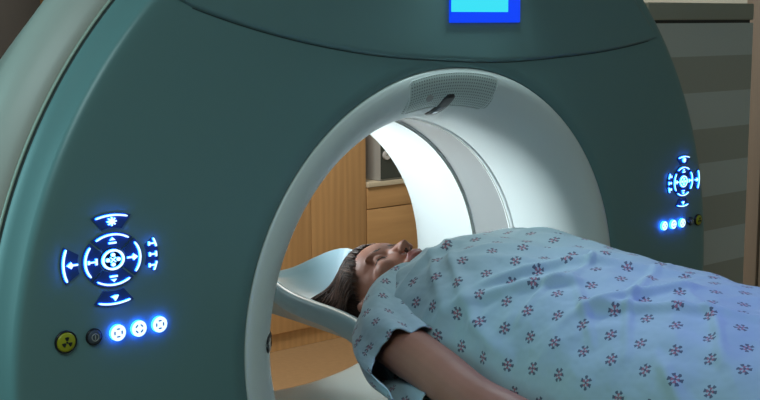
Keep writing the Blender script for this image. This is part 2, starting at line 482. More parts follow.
for ang in (90, 177.3, 2.7):
    w = ring_patch('laser_window', M['dark'], ang, cap_outline(.0165, .060, .136, .014), .0022, nseg=8)
    ring_patch('window_lens', M['smoke'], ang, cap_outline(.0130, .092, .122, .002), .0034, nseg=6, parent=w)
# round microphone on the grille
r, y, nr, ny = ringpt(.062)
a = radians(90 + 7.5)
nv = Vector((nr * cos(a), ny, nr * sin(a))).normalized(); pc = Vector((r * cos(a), y, H + r * sin(a)))
bm = bmesh.new(); add_cyl(bm, pc - nv * .002, nv, .0070, .0065, 24)
obj('microphone', bm, M['grey'], g, auto=40)

# display
bm = bmesh.new(); DX0, DX1, DZ0, DZ1 = -.0165, .160, H + .541, H + .700
add_box(bm, DX0 - .001, DX1 + .001, -.010, .002, DZ0 - .001, DZ1 + .003, .0012)
disp = obj('display', bm, M['blue'], g, auto=40)
bm = bmesh.new(); add_box(bm, DX0, DX1 - .033, -.0115, -.0085, DZ0 + .018, DZ1 - .018, .0006)
obj('screen', bm, M['cyan'], disp, auto=40)
disp['label'] = 'blue framed display above the bore'

# control keys
YK = -.001
PS = [1.0, 1.0, 0, 0]
def polar(cx, cz, r, a, s=1): return (cx + s * r * cos(a), cz + r * sin(a))
def sector(cx, cz, r0, r1, am, h0, h1, n=14):
    o = [polar(cx, cz, r1, radians(am - h1 + 2 * h1 * i / n)) for i in range(n + 1)]
    i_ = [polar(cx, cz, r0, radians(am + h0 - 2 * h0 * i / n)) for i in range(n + 1)]
    return o + i_
def stroke(bm, pts2, w, y=YK - .0042, d=.0026):
    """round-ended stroke along 2D points"""
    n = len(pts2); Lf, Rt = [], []
    for i in range(n):
        a = pts2[max(0, i - 1)]; b = pts2[min(n - 1, i + 1)]
        dx, dz = b[0] - a[0], b[1] - a[1]; l = hypot(dx, dz); nx, nz = -dz / l, dx / l
        k = w * (.55 if i in (0, n - 1) and n > 4 else 1)
        Lf.append((pts2[i][0] + nx * k / 2, pts2[i][1] + nz * k / 2)); Rt.append((pts2[i][0] - nx * k / 2, pts2[i][1] - nz * k / 2))
    extrude_poly(bm, Lf + Rt[::-1], y, d)
def arcst(bm, cx, cz, r, am, h, w): stroke(bm, [polar(cx, cz, r, radians(am - h + 2 * h * i / 16)) for i in range(17)], w)
def disc(bm, cx, cz, r, n=18, y=YK - .0042, d=.0026, f0=0): extrude_poly(bm, [(cx + r * cos(2 * pi * i / n), cz + r * sin(2 * pi * i / n)) for i in range(n)], y, d)
def annulus(bm, cx, cz, r0, r1, y, d, n=40):
    for rr, in ((0,),):
        A = [[bm.verts.new((cx + r * cos(2 * pi * i / n), yy, cz + r * sin(2 * pi * i / n))) for i in range(n)] for r, yy in ((r0, y + d), (r0, y), (r1, y), (r1, y + d))]
        for q_ in range(3):
            for i in range(n):
                f = bm.faces.new((A[q_][i], A[q_][(i + 1) % n], A[q_ + 1][(i + 1) % n], A[q_ + 1][i])); f.material_index = 0 if q_ == 1 else 1
KM = [M['keyline'], M['keyside'], M['keyblue']]
def key(name, parent, plate, draw, y=YK):
    bm = bmesh.new()
    extrude_poly(bm, plate, y - .0016, .0022, 2, 2)
    draw(bm)
    return obj(name, bm, KM, parent)
def icon(bm, kind, x, z, ang):
    ca, sa = cos(radians(ang)), sin(radians(ang))
    def T(p): return (x + p[0] * ca - p[1] * sa, z + p[0] * sa + p[1] * ca)
    if kind == 'arrow':
        stroke(bm, [T((0, -.001)), T((0, -.0105))], .0028)
        extrude_poly(bm, [T(p) for p in ((-.0055, -.001), (0, .0055), (.0055, -.001), (0, -.004))], YK - .0042, .0026)
    elif kind == 'bar':
        stroke(bm, [T((0, .004)), T((0, -.007))], .0024); stroke(bm, [T((-.0050, -.007)), T((.0050, -.007))], .0030); stroke(bm, [T((-.003, .004)), T((.003, .004))], .003)
    elif kind == 'tri':
        extrude_poly(bm, [T(p) for p in ((-.0042, .000), (0, .0045), (.0042, .000))], YK - .0042, .0026)
        stroke(bm, [T((-.0055, -.0045)), T((.0055, -.0045))], .0028)
    elif kind == 'sun':
        disc(bm, x, z, .0042)
        for k in range(8):
            a = k * pi / 4; extrude_poly(bm, [(x + r_ * cos(a + o_), z + r_ * sin(a + o_)) for r_, o_ in ((.0042, -.3), (.0072, -.14), (.0072, .14), (.0042, .3))], YK - .0042, .0026)
    elif kind == 'blob':
        extrude_poly(bm, [T(p) for p in ((-.0055, .002), (.001, .004), (.006, .0035), (.004, -.001), (.001, -.0055), (-.0015, -.001))], YK - .0042, .0026)
def control_pad(cx, cz, s, label):
    """s=+1: table-position key on the right side of the pad, -1 mirrored"""
    SC[:] = [1.09, .92, cx, cz] if s > 0 else [.80, .77, cx, cz]
    bm = bmesh.new(); disc(bm, cx, cz, .0175, 32, YK - .0016, .0022)
    pad = obj('control_pad', bm, M['keyblue'], g)
    pad['label'] = label
    def center(bm_):
        annulus(bm_, cx, cz, .0132, .0168, YK - .0042, .0026)
        for k in range(4):
            a = k * pi / 2; disc(bm_, cx + .0078 * cos(a), cz + .0078 * sin(a), .0032, 12)
        stroke(bm_, [(cx - .004, cz - .004), (cx + .004, cz + .004)], .0016); stroke(bm_, [(cx + .004, cz - .004), (cx - .004, cz + .004)], .0016)
    key('centre_key', pad, [(cx + .018 * cos(2 * pi * i / 32), cz + .018 * sin(2 * pi * i / 32)) for i in range(32)], center)
    A = lambda a: a if s > 0 else 180 - a
    inner = [(90, 'tri', 0), (270, 'tri', 180), (180, 'bar', 90), (0, 'arrow', -90)]
    for am, kd, ia in inner:
        def dr(bm_, am=am, kd=kd, ia=ia):
            arcst(bm_, cx, cz, .0405, A(am), 36, .0029); px, pz = polar(cx, cz, .0315, radians(A(am)))
            icon(bm_, kd, px, pz, A(am) - 90)
        key('inner_key', pad, sector(cx, cz, .0205, .0445, A(am), 40, 43), dr)
    for am, kd in ((90, 'sun'), (270, 'blob'), (180, 'arrow')):
        def dr(bm_, am=am, kd=kd):
            arcst(bm_, cx, cz, .0715, A(am), 19 if am != 180 else 21, .0029); px, pz = polar(cx, cz, .0615, radians(A(am)))
            icon(bm_, kd, px, pz, A(am) - 90 if kd != 'blob' else 0)
        key('outer_key', pad, sector(cx, cz, .0510, .0750, A(am), 17, 23), dr)
    def dr(bm_):
        for am_, rr_ in ((17, .0665), (0, .0650), (-17, .0665)):
            arcst(bm_, cx, cz, rr_, A(am_), 6.5 if am_ else 4, .0026)
            px, pz = polar(cx, cz, rr_, radians(A(am_ * .92)))
            stroke(bm_, [(px - s * .0015, pz), (px - s * .0095, pz)], .0024)
            stroke(bm_, [(px - s * .0095, pz - .0032), (px - s * .0095, pz + .0032)], .0026)
    key('outer_key', pad, sector(cx, cz, .0510, .0690, A(0), 18, 24), dr)
    SC.clear()
    return pad
control_pad(-.6875, H + .2005, 1, 'glowing blue round keypad on the side nearer the head')
control_pad(.694, H + .1925, -1, 'glowing blue round keypad on the far side by the striped cabinet')
def round_button(cx, cz, rot, label=None):
    bm = bmesh.new()
    if cx > 0: SC[:] = [.80, .80, cx, cz]
    extrude_poly(bm, [(cx + .0122 * cos(2 * pi * i / 32), cz + .0122 * sin(2 * pi * i / 32)) for i in range(32)], YK - .0050, .0050, 0, 1)
    o = obj('round_button', bm, [M['keyline'], M['keyside']], g)
    bm = bmesh.new()
    for k in range(4):
        a0 = rot + k * 90
        extrude_poly(bm, sector(cx, cz, .0048, .0070, a0, 20, 28, 6), YK - .0056, .001, 0, 0)
    obj('button_symbol', bm, M['keyhole'], o); SC.clear()
def plain_button(name, cx, cz, r, m, trefoil):
    bm = bmesh.new(); n = 36
    prof = [(r * 1.12, 0), (r * 1.12, -.003), (r * 1.0, -.0042), (r * .97, -.003)]
    prev = None
    for rr, yy in prof:
        row = [bm.verts.new((cx + rr * cos(2 * pi * i / n), YK + yy, cz + rr * sin(2 * pi * i / n))) for i in range(n)]
        if prev:
            for i in range(n):
                bm.faces.new((prev[i], prev[(i + 1) % n], row[(i + 1) % n], row[i]))
        prev = row
    ringo = obj(name, bm, M['dark'], g, smooth=True)
    bm = bmesh.new(); prev = None
    for rr, yy in ((.97, -.001), (.94, -.0040), (.80, -.0052), (.4, -.0058), (.02, -.006)):
        row = [bm.verts.new((cx + r * rr * cos(2 * pi * i / n), YK + yy, cz + r * rr * sin(2 * pi * i / n))) for i in range(n)]
        if prev:
            for i in range(n): bm.faces.new((prev[i], prev[(i + 1) % n], row[(i + 1) % n], row[i]))
        prev = row
    bm.faces.new(prev)
    obj('button_cap', bm, m, ringo, smooth=True)
    bm = bmesh.new()
    if trefoil:
        for k in (90, 210, 330): extrude_poly(bm, sector(cx, cz, r * .16, r * .52, k, 26, 26, 6), YK - .0066, .001, 0, 0)
        extrude_poly(bm, [(cx + r * .1 * cos(2 * pi * i / 12), cz + r * .1 * sin(2 * pi * i / 12)) for i in range(12)], YK - .0066, .001, 0, 0)
        obj('button_symbol', bm, M['dark'], ringo)
    else:
        bm.free(); bm = bmesh.new()
        annulus(bm, cx, cz, r * .42, r * .52, YK - .0066, .001, 24)
        extrude_poly(bm, [(cx - r * .06, cz - r * .3), (cx + r * .06, cz - r * .3), (cx + r * .06, cz + r * .3), (cx - r * .06, cz + r * .3)], YK - .0066, .001, 0, 0)
        obj('button_symbol', bm, [M['grey'], M['grey']], ringo)
for sgn, zr, xs in ((-1, .0905, (.766, .722, .6845, .650, .615)), (1, .1000, (.755, .7265, .6935, .661, .629))):
    plain_button('radiation_button', sgn * xs[0], H + zr, .0150 if sgn < 0 else .0115, M['yellow'], True)
    plain_button('grey_button', sgn * xs[1], H + zr, .0112 if sgn < 0 else .0085, M['greybtn'], False)
    for k, x in enumerate(xs[2:]): round_button(sgn * x, H + zr + .0005 * k, 45 * (k % 2))

# ------------------------------------------------------------------ patient table
t = thing('patient_table', 'pale blue scanner table with scooped head end running through the bore', 'table', (0, -1.5, 0))
WT = [(-1.9, .285), (-.28, .285), (-.18, .268), (-.08, .225), (.05, .178), (.15, .152), (.30, .143), (.45, .140), (.65, .136), (.80, .130), (.90, .120)]
ET = [(-1.9, -.062), (-.12, -.062), (-.02, -.040), (.06, -.008), (.14, -.004), (.30, .000), (.37, .010), (.46, .038), (.52, .028), (.60, -.004), (.67, -.034), (.74, -.055), (.80, -.064), (.90, -.066)]
BT = [(-1.9, -.085), (-.05, -.085), (.10, -.066), (.5, -.060), (.9, -.072)]
bm = bmesh.new(); rows = []
ys = [-1.9, -1.5, -1.0, -.6, -.3] + [-.15 + .025 * i for i in range(43)]
for y in ys:
    w = interp(WT, y); e = interp(ET, y); b0 = interp(BT, y)
    if y > .80: w *= sqrt(max(.0, 1 - ((y - .80) / .11)**2)) * .5 + .5
    top = []
    N = 16
    for k in range(N + 1):                      # inner surface from near edge to far edge
        x = -1 + 2 * k / N
        f = abs(x)**2.6
        top.append((x * (w - .016), b0 + (e - b0) * f))
    rr = .013
    cr = []
    for i in range(7):                          # near rim, rolled
        a = radians(60 + 120 * i / 6); cr.append((-(w - .012) + rr * cos(a) * 1.0, e - .004 + rr * sin(a)))
    th = .034 + .012 * smoothstep(.22, .04, y)
    under = [(-(w + .001), e - th * .55), (-(w - .004), e - th * .9), (-(w - .02), e - th - .001)]
    prof = cr + under + [(-(w * .6), min(b0 - .006, e - th - .002)), (0, b0 - .010), ((w * .6), min(b0 - .006, e - th - .002))] + [(-p[0], p[1]) for p in under[::-1]] + [(-p[0], p[1]) for p in cr[::-1]]
    prof += [(x, z) for x, z in top[1:-1]][::-1]
    rows.append([bm.verts.new((x, y, H + z)) for x, z in prof])
n = len(rows[0])
for A, B in zip(rows, rows[1:]):
    for k in range(n): bm.faces.new((A[k], A[(k + 1) % n], B[(k + 1) % n], B[k]))
bm.faces.new(rows[0]); bm.faces.new(rows[-1][::-1])
obj('tabletop', bm, M['tabletop'], t, auto=50)
box('mattress', -.258, .258, -1.88, -.16, H - .0845, H - .060, M['pad'], t, bev=.012)
box('table_column', -.19, .19, -1.75, -.75, .10, H - .115, M['white'], t, bev=.03)
box('table_base', -.30, .30, -1.85, -.60, .0, .12, M['white'], t, bev=.02)

# ------------------------------------------------------------------ person
person = thing('person', 'dark-haired person in a flower-print hospital gown lying face up on the scanner table', 'person', (0, -.4, H - .06))
def ellip(bm, c, r, rot=None, seg=20):
    res = bmesh.ops.create_uvsphere(bm, u_segments=seg, v_segments=seg // 2 + 2, radius=1)
    for v in res['verts']:
        p = Vector((v.co.x * r[0], v.co.y * r[1], v.co.z * r[2]))
        if rot: p = rot @ p
        v.co = Vector(c) + p
def limb(bm, pts, rad, seg=16):
    """capsule chain through pts with tapering radius"""
    P = [Vector(p) for p in pts]
    fine, fr = [], []
    n = len(P)
    for i in range(n - 1):
        p0, p1, p2, p3 = P[max(0, i - 1)], P[i], P[i + 1], P[min(n - 1, i + 2)]
        for k in range(6):
            s = k / 6
            fine.append(.5 * ((2 * p1) + (p2 - p0) * s + (2 * p0 - 5 * p1 + 4 * p2 - p3) * s * s + (3 * p1 - p0 - 3 * p2 + p3) * s**3))
            fr.append(rad[i] + (rad[i + 1] - rad[i]) * (s * s * (3 - 2 * s)))
    fine.append(P[-1]); fr.append(rad[-1])
    add_tube(bm, fine, fr, seg)
    ellip(bm, fine[0], (fr[0],) * 3, seg=14); ellip(bm, fine[-1], (fr[-1],) * 3, seg=14)
# head frame
turn, tilt = radians(9), radians(3)
Rh = Matrix.Rotation(-turn, 3, 'Y') @ Matrix.Rotation(tilt, 3, 'X')
# local axes: a -> her left (+x), b -> crown (+y), c -> face (+z)
NOSE = Vector((0, -.043, .110))
HO = Vector((.0, .136, .128)) - Rh @ NOSE
def hl(a, b, c): return HO + Rh @ Vector((a, b, c)) + Vector((0, 0, H))
ARM_R = [(-.150, -.020, .018), (-.195, -.050, .016), (-.240, -.135, .014), (-.264, -.24, .003), (-.285, -.335, -.012), (-.292, -.40, -.020), (-.284, -.50, -.029), (-.278, -.585, -.036)]
ARM_RR = [.050, .052, .043, .040, .038, .039, .033, .026]
def body():
    bm = bmesh.new()
    E_ = lambda c, r, rot=None, seg=20: ellip(bm, hl(*c), r, Rh @ rot if rot else Rh, seg)
    E_((0, .022, -.008), (.074, .090, .084), seg=28)         # cranium
    E_((0, .035, .022), (.066, .062, .062), seg=24)          # forehead
    E_((0, -.030, .018), (.062, .062, .062), seg=24)         # mid face
    E_((0, -.058, .010), (.052, .050, .058))                 # jaw
    for s in (-1, 1):
        E_((s * .036, -.068, -.004), (.018, .036, .030))     # jaw corner
        E_((s * .037, -.026, .050), (.025, .024, .026))      # cheek
        E_((s * .030, .020, .070), (.025, .008, .010), Matrix.Rotation(radians(-8 * s), 3, 'Z'))  # brow
        E_((s * .031, .0005, .0655), (.0155, .0115, .0125))  # closed eye
        E_((s * .031, -.0075, .0705), (.0150, .0022, .0040))  # lash line
        E_((s * .0110, -.044, .092), (.0065, .0085, .0075))  # nostril wing
        E_((s * .076, -.006, -.012), (.007, .028, .016), Matrix.Rotation(radians(12 * s), 3, 'X'))
        E_((s * .081, .004, -.018), (.006, .018, .012))
    E_((0, -.098, .058), (.019, .014, .018))                 # chin
    E_((0, -.086, .045), (.034, .020, .030))
    limb(bm, [hl(0, .012, .070), hl(0, -.010, .080), hl(0, -.028, .093), hl(0, -.041, .100)], [.0080, .0075, .0080, .0095], 14)
    E_((0, -.050, .090), (.005, .008, .009))
    E_((0, -.0735, .072), (.028, .018, .018))                # muzzle
    E_((0, -.0675, .0885), (.0205, .0052, .0065)); E_((0, -.0785, .0870), (.0175, .0062, .0072))
    # neck and trunk
    limb(bm, [hl(0, -.035, -.03), hl(0, -.09, -.04), (0, .03, H + .012), (0, -.02, H + .02)], [.058, .054, .060, .075])
    T = lambda x, y, z: (x, y, H + z)
    ellip(bm, T(0, -.03, .015), (.150, .055, .060), seg=28)
    ellip(bm, T(0, -.14, .030), (.150, .150, .100), seg=28)
    for s in (-1, 1):
        ellip(bm, T(s * .070, -.15, .085), (.068, .072, .066), seg=24)
        ellip(bm, T(s * .120, -.02, .018), (.060, .052, .052), seg=20)
    ellip(bm, T(0, -.32, .035), (.132, .160, .092), seg=28)
    ellip(bm, T(0, -.52, .030), (.165, .140, .085), seg=28)
    for s in (-1, 1):
        limb(bm, [T(s * .085, -.52, .015), T(s * .10, -.70, .018), T(s * .10, -.93, .012), T(s * .10, -1.06, .0), T(s * .10, -1.30, -.025)], [.080, .074, .052, .050, .034], 20)
        ellip(bm, T(s * .10, -1.33, -.028), (.032, .036, .030)); limb(bm, [T(s * .10, -1.33, -.02), T(s * .11, -1.36, .05), T(s * .115, -1.35, .12)], [.034, .030, .018])
        limb(bm, [T(s * abs(x), y, z) for x, y, z in ARM_R], ARM_RR, 20)
        # hand, palm down on the mattress edge
        wr = Vector(T(s * .278, -.585, -.038))
        limb(bm, [wr, wr + Vector((-s * .004, -.04, .004)), wr + Vector((-s * .006, -.085, .004))], [.024, .020, .015])
        for i, (dx, l) in enumerate(((-.026, .062), (-.009, .072), (.009, .068), (.026, .052))):
            b0 = wr + Vector((dx * .8, -.078, .004))
            limb(bm, [b0 + Vector((0, .045, 0)), b0, b0 + Vector((dx * .12, -l * .45, .006)), b0 + Vector((dx * .18, -l * .8, -.004)), b0 + Vector((dx * .2, -l, -.014))], [.011, .0098, .009, .008, .0065], 10)
        tb = wr + Vector((-s * .016, -.025, .0))
        limb(bm, [tb, tb + Vector((-s * .022, -.026, -.004)), tb + Vector((-s * .030, -.055, -.008)), tb + Vector((-s * .031, -.075, -.012))], [.013, .0115, .010, .008], 10)
    me = bpy.data.meshes.new('body'); bm.to_mesh(me); bm.free()
    tmp = bpy.data.objects.new('tmp', me); C.objects.link(tmp)
    rm = tmp.modifiers.new('r', 'REMESH'); rm.mode = 'VOXEL'; rm.voxel_size = .0031; rm.use_smooth_shade = True
    sm = tmp.modifiers.new('s', 'SMOOTH'); sm.factor = .5; sm.iterations = 5
    dg = bpy.context.evaluated_depsgraph_get(); dg.update()
    me2 = bpy.data.meshes.new_from_object(tmp.evaluated_get(dg)); me2.name = 'body'
    C.objects.unlink(tmp); bpy.data.objects.remove(tmp)
    me2.materials.clear()
    o = link_mesh('body', me2, [M['skin'], M['lip'], M['brow']], person, True)
    inv = Rh.transposed(); base = HO + Vector((0, 0, H))
    for p in me2.polygons:
        q_ = inv @ (p.center - base)
        a, b_, c = q_
        i = 0
        if c > .070:
            lipw = .0215
            if abs(a) < lipw and -.0845 + .10 * abs(a) < b_ < -.0625 - .16 * abs(a) and c > .081: i = 1
            if .010 < abs(a) < .048 and abs(b_ - (.0225 - 4.0 * (abs(a) - .026)**2)) < .0022: i = 2
        if c > .058 and abs(abs(a) - .031) < .0165 and abs(b_ + .0080 - 9 * (abs(a) - .031)**2) < .0016: i = 2
        if (Vector((abs(a), b_, c)) - Vector((.0052, -.0515, .0905))).length < .0045: i = 2  # shade inside the nostrils, painted as dark spots
        p.material_index = i
    return o
body()

# hair: a cap over the skull plus many locks falling to the head rest
def hair():
    bm = bmesh.new(); tone = bm.verts.layers.float.new('tone')
    def tag_new(k0, v):
        bm.verts.ensure_lookup_table()
        for i in range(k0, len(bm.verts)): bm.verts[i][tone] = v
    # cap
    k0 = len(bm.verts); NU, NV = 48, 26; grid = []
    for j in range(NV + 1):
        ph = pi * j / NV; row = []
        for i in range(NU):
            th = 2 * pi * i / NU
            n_ = Vector((sin(ph) * cos(th), sin(ph) * sin(th), cos(ph)))   # c axis = polar axis (face)
            row.append(n_)
        grid.append(row)
    vs = {}
    def keep(n_):
        # hairline on the face side: hair behind a plane that runs over the forehead and down before the ears
        lim = .28 + .42 * max(0, n_.y) - .55 * max(0, -n_.y)
        return n_.z < lim
    for j in range(NV + 1):
        for i in range(NU):
            n_ = grid[j][i]
            if not keep(n_): continue
            w = .004 * noise.noise(n_ * 6)
            vs[(j, i)] = bm.verts.new(hl(n_.x * (.084 + w), .022 + n_.y * (.100 + w), -.016 + n_.z * (.098 + w)))
    for j in range(NV):
        for i in range(NU):
            ks = [(j, i), (j, (i + 1) % NU), (j + 1, (i + 1) % NU), (j + 1, i)]
            if all(k in vs for k in ks):
                try: bm.faces.new([vs[k] for k in ks])
                except ValueError: pass
    tag_new(k0, .12)
    rnd = random.Random(3)
    def lock(P, r0, tn):
        k0 = len(bm.verts)
        P = [Vector(p) for p in P]; fine = []; n = len(P)
        for i in range(n - 1):
            p0, p1, p2, p3 = P[max(0, i - 1)], P[i], P[i + 1], P[min(n - 1, i + 2)]
            for k in range(4):
                s = k / 4
                fine.append(.5 * ((2 * p1) + (p2 - p0) * s + (2 * p0 - 5 * p1 + 4 * p2 - p3) * s * s + (3 * p1 - p0 - 3 * p2 + p3) * s**3))
        fine.append(P[-1]); m_ = len(fine)
        for q_ in fine:
            if q_.y > .22 and q_.z < H + .03:
                q_.x = max(-.112, min(.112, q_.x)); q_.z = max(q_.z, H - .058 + .070 * (abs(q_.x) / .124)**2.6)
        add_tube(bm, fine, [r0 * (.12 + .88 * min(1, i / 4)) * (1 - .75 * (i / (m_ - 1))**3) for i in range(m_)], 5)
        tag_new(k0, tn)
    def surf(a, b, c, k=1.0):   # point on skull-cap ellipsoid along a direction
        v = Vector((a, b, c)).normalized(); return hl(v.x * .087 * k, .022 + v.y * .103 * k, -.016 + v.z * .101 * k)
    # locks start at the hairline, run back over the crown and fall to the head rest
    def skull(a, b, c, k):
        v = Vector((a, b - .022, c + .010)); q2 = Vector((v.x / .085, v.y / .101, v.z / .094)); l = q2.length
        return hl(*(v / l * k + Vector((0, .022, -.010))))
    for i in range(620):
        ph = radians(-75 + 195 * rnd.random()**.85); f = rnd.random()
        sn, cs = sin(ph), cos(ph)
        b0 = .078 - .062 * smoothstep(.1, 1.5, abs(ph)) - .016 * rnd.random() + f * .034
        k1 = 1.0 + .05 * rnd.random()
        p0 = skull(-sn, b0 * 11.5 / 1.0 * .1 if False else b0, cs, 1.0) if False else hl(-.083 * sn * sqrt(max(.1, 1 - ((b0 - .022) / .101)**2)), b0, -.010 + .092 * cs * sqrt(max(.1, 1 - ((b0 - .022) / .101)**2)))
        def ring_(b, k, dn):
            q2 = sqrt(max(.02, 1 - ((b - .022) / .112)**2))
            return hl(-.085 * sn * q2 * k, b, -.010 + .092 * cs * q2 * k - dn)
        p1 = ring_(b0 + (.090 - b0) * .55, k1 + .02, 0)
        p2 = ring_(.108, k1 + .10, .0)
        back = .012 + .05 * f
        p3 = ring_(.124, 1.3, .018 + .03 * max(0, cs)) + Vector((-.008 * f, back * .5, 0))
        # fall
        zt = H - .066 + .012 * rnd.random()
        fx = p3.x * .9 - .02 - .05 * rnd.random(); fy = p3.y + back * .8 + .03 * rnd.random()
        fx = max(-.125, min(.10, fx))
        p4 = Vector(((p3.x + fx) / 2 - .006, (p3.y + fy) / 2, (p3.z * .45 + zt * .55)))
        p5 = Vector((fx, fy, zt))
        p6 = p5 + Vector((-.012 + .02 * rnd.random(), .02 + .05 * rnd.random(), -.002))
        p6.x = max(-.128, min(.11, p6.x))
        lock([p0, p1, p2, p3, p4, p5, p6], .0009 + .0009 * rnd.random(), max(0, min(1, rnd.gauss(.22, .18))))
    # long locks swept from the forehead over the near side, then straight down to the head rest
    def sk(ph, b, k):
        q2 = sqrt(max(.02, 1 - ((b - .022) / .112)**2))
        return hl(-.086 * sin(ph) * q2 * k, b, -.010 + .094 * cos(ph) * q2 * k)
    for i in range(1000):
        u = rnd.random(); f = rnd.random(); v_ = rnd.random()
        ph0 = radians(-5 + 85 * u); b0 = .080 - .050 * smoothstep(.2, 1.5, ph0) + .040 * v_ - .006
        pe = radians(84 + 22 * f); be = b0 + .018 + .028 * v_
        be = min(be, .112)
        k1 = 1.02 + .05 * f
        p0 = sk(ph0, b0, .985); p1 = sk(ph0 * .6 + pe * .4, b0 * .55 + be * .45, k1 + .01); p2 = sk(ph0 * .2 + pe * .8, be, k1 + .04)
        zt = H - .058 + .012 * rnd.random()
        fx = max(-.108, min(-.03, p2.x - .004 - .012 * f)); fy = p2.y + .018 + .05 * v_ * (1 - .3 * u)
        p3 = Vector(((p2.x * .7 + fx * .3), p2.y * .65 + fy * .35, p2.z * .62 + zt * .38)); p4 = Vector((fx, fy, zt + .004))
        p5 = p4 + Vector((-.004 + .008 * f, .022 + .03 * v_, -.004))
        lock([p0, p1, p2, p3, p4, p5], .0010 + .0010 * rnd.random(), max(0, min(1, rnd.gauss(.30, .24))))
    # loose ends spread over the head rest towards the crown
    for i in range(110):
        y0 = .27 + .07 * rnd.random(); x0 = -.098 + .07 * rnd.random()
        z0 = H - .055 + .025 * rnd.random()
        L_ = .04 + .10 * rnd.random(); x1 = -.098 + .10 * rnd.random()
        P = [Vector((x0, y0 - .03, z0 + .03)), Vector((x0, y0, z0))]
        for k in range(1, 5):
            q_ = k / 4
            xx = x0 + (x1 - x0) * q_ + .012 * sin(5 * q_ + i); yy = y0 + L_ * q_
            zz = H - .070 + .10 * (abs(xx) / .130)**2.6
            P.append(Vector((xx, yy, max(z0 - (z0 - (zz + .008)) * min(1, q_ * 1.6), zz + .006))))
        lock(P, .0018 + .0012 * rnd.random(), max(0, min(1, rnd.gauss(.14, .12))))
    o = obj('hair', bm, M['hair'], person, smooth=True)
    return o
hair()

# gown
TT = [(-1.02, .085), (-.90, .112), (-.78, .128), (-.635, .137), (-.53, .142), (-.44, .148), (-.343, .154), (-.236, .166), (-.167, .175), (-.11, .171), (-.06, .156), (-.02, .138), (.015, .118), (.04, .092), (.065, .060)]
WW = [(-1.02, .235), (-.78, .245), (-.60, .250), (-.44, .243), (-.30, .228), (-.20, .222), (-.10, .215), (-.05, .206), (.0, .185), (.03, .150), (.05, .110), (.065, .085)]
def fold(p, sx, sy, seed):
    v = noise.noise(Vector((p[0] * sx, p[1] * sy, seed)))
    return 1 - abs(v) * 2
CREASE = [[(-.045, .035), (-.09, -.045), (-.165, -.135), (-.195, -.20)], [(.0, .02), (-.06, -.05), (-.14, -.15), (-.195, -.25), (-.215, -.33)],
          [(-.19, -.355), (-.13, -.352), (-.10, -.375)], [(-.20, -.56), (-.13, -.505), (-.03, -.46), (.08, -.42)], [(-.19, -.60), (-.225, -.67), (-.24, -.76)],
          [(-.10, -.375), (-.15, -.44), (-.20, -.50)], [(-.10, -.375), (-.04, -.36), (.02, -.33)], [(-.16, -.20), (-.20, -.27), (-.22, -.36)], [(-.05, -.55), (-.10, -.63), (-.18, -.70)]]
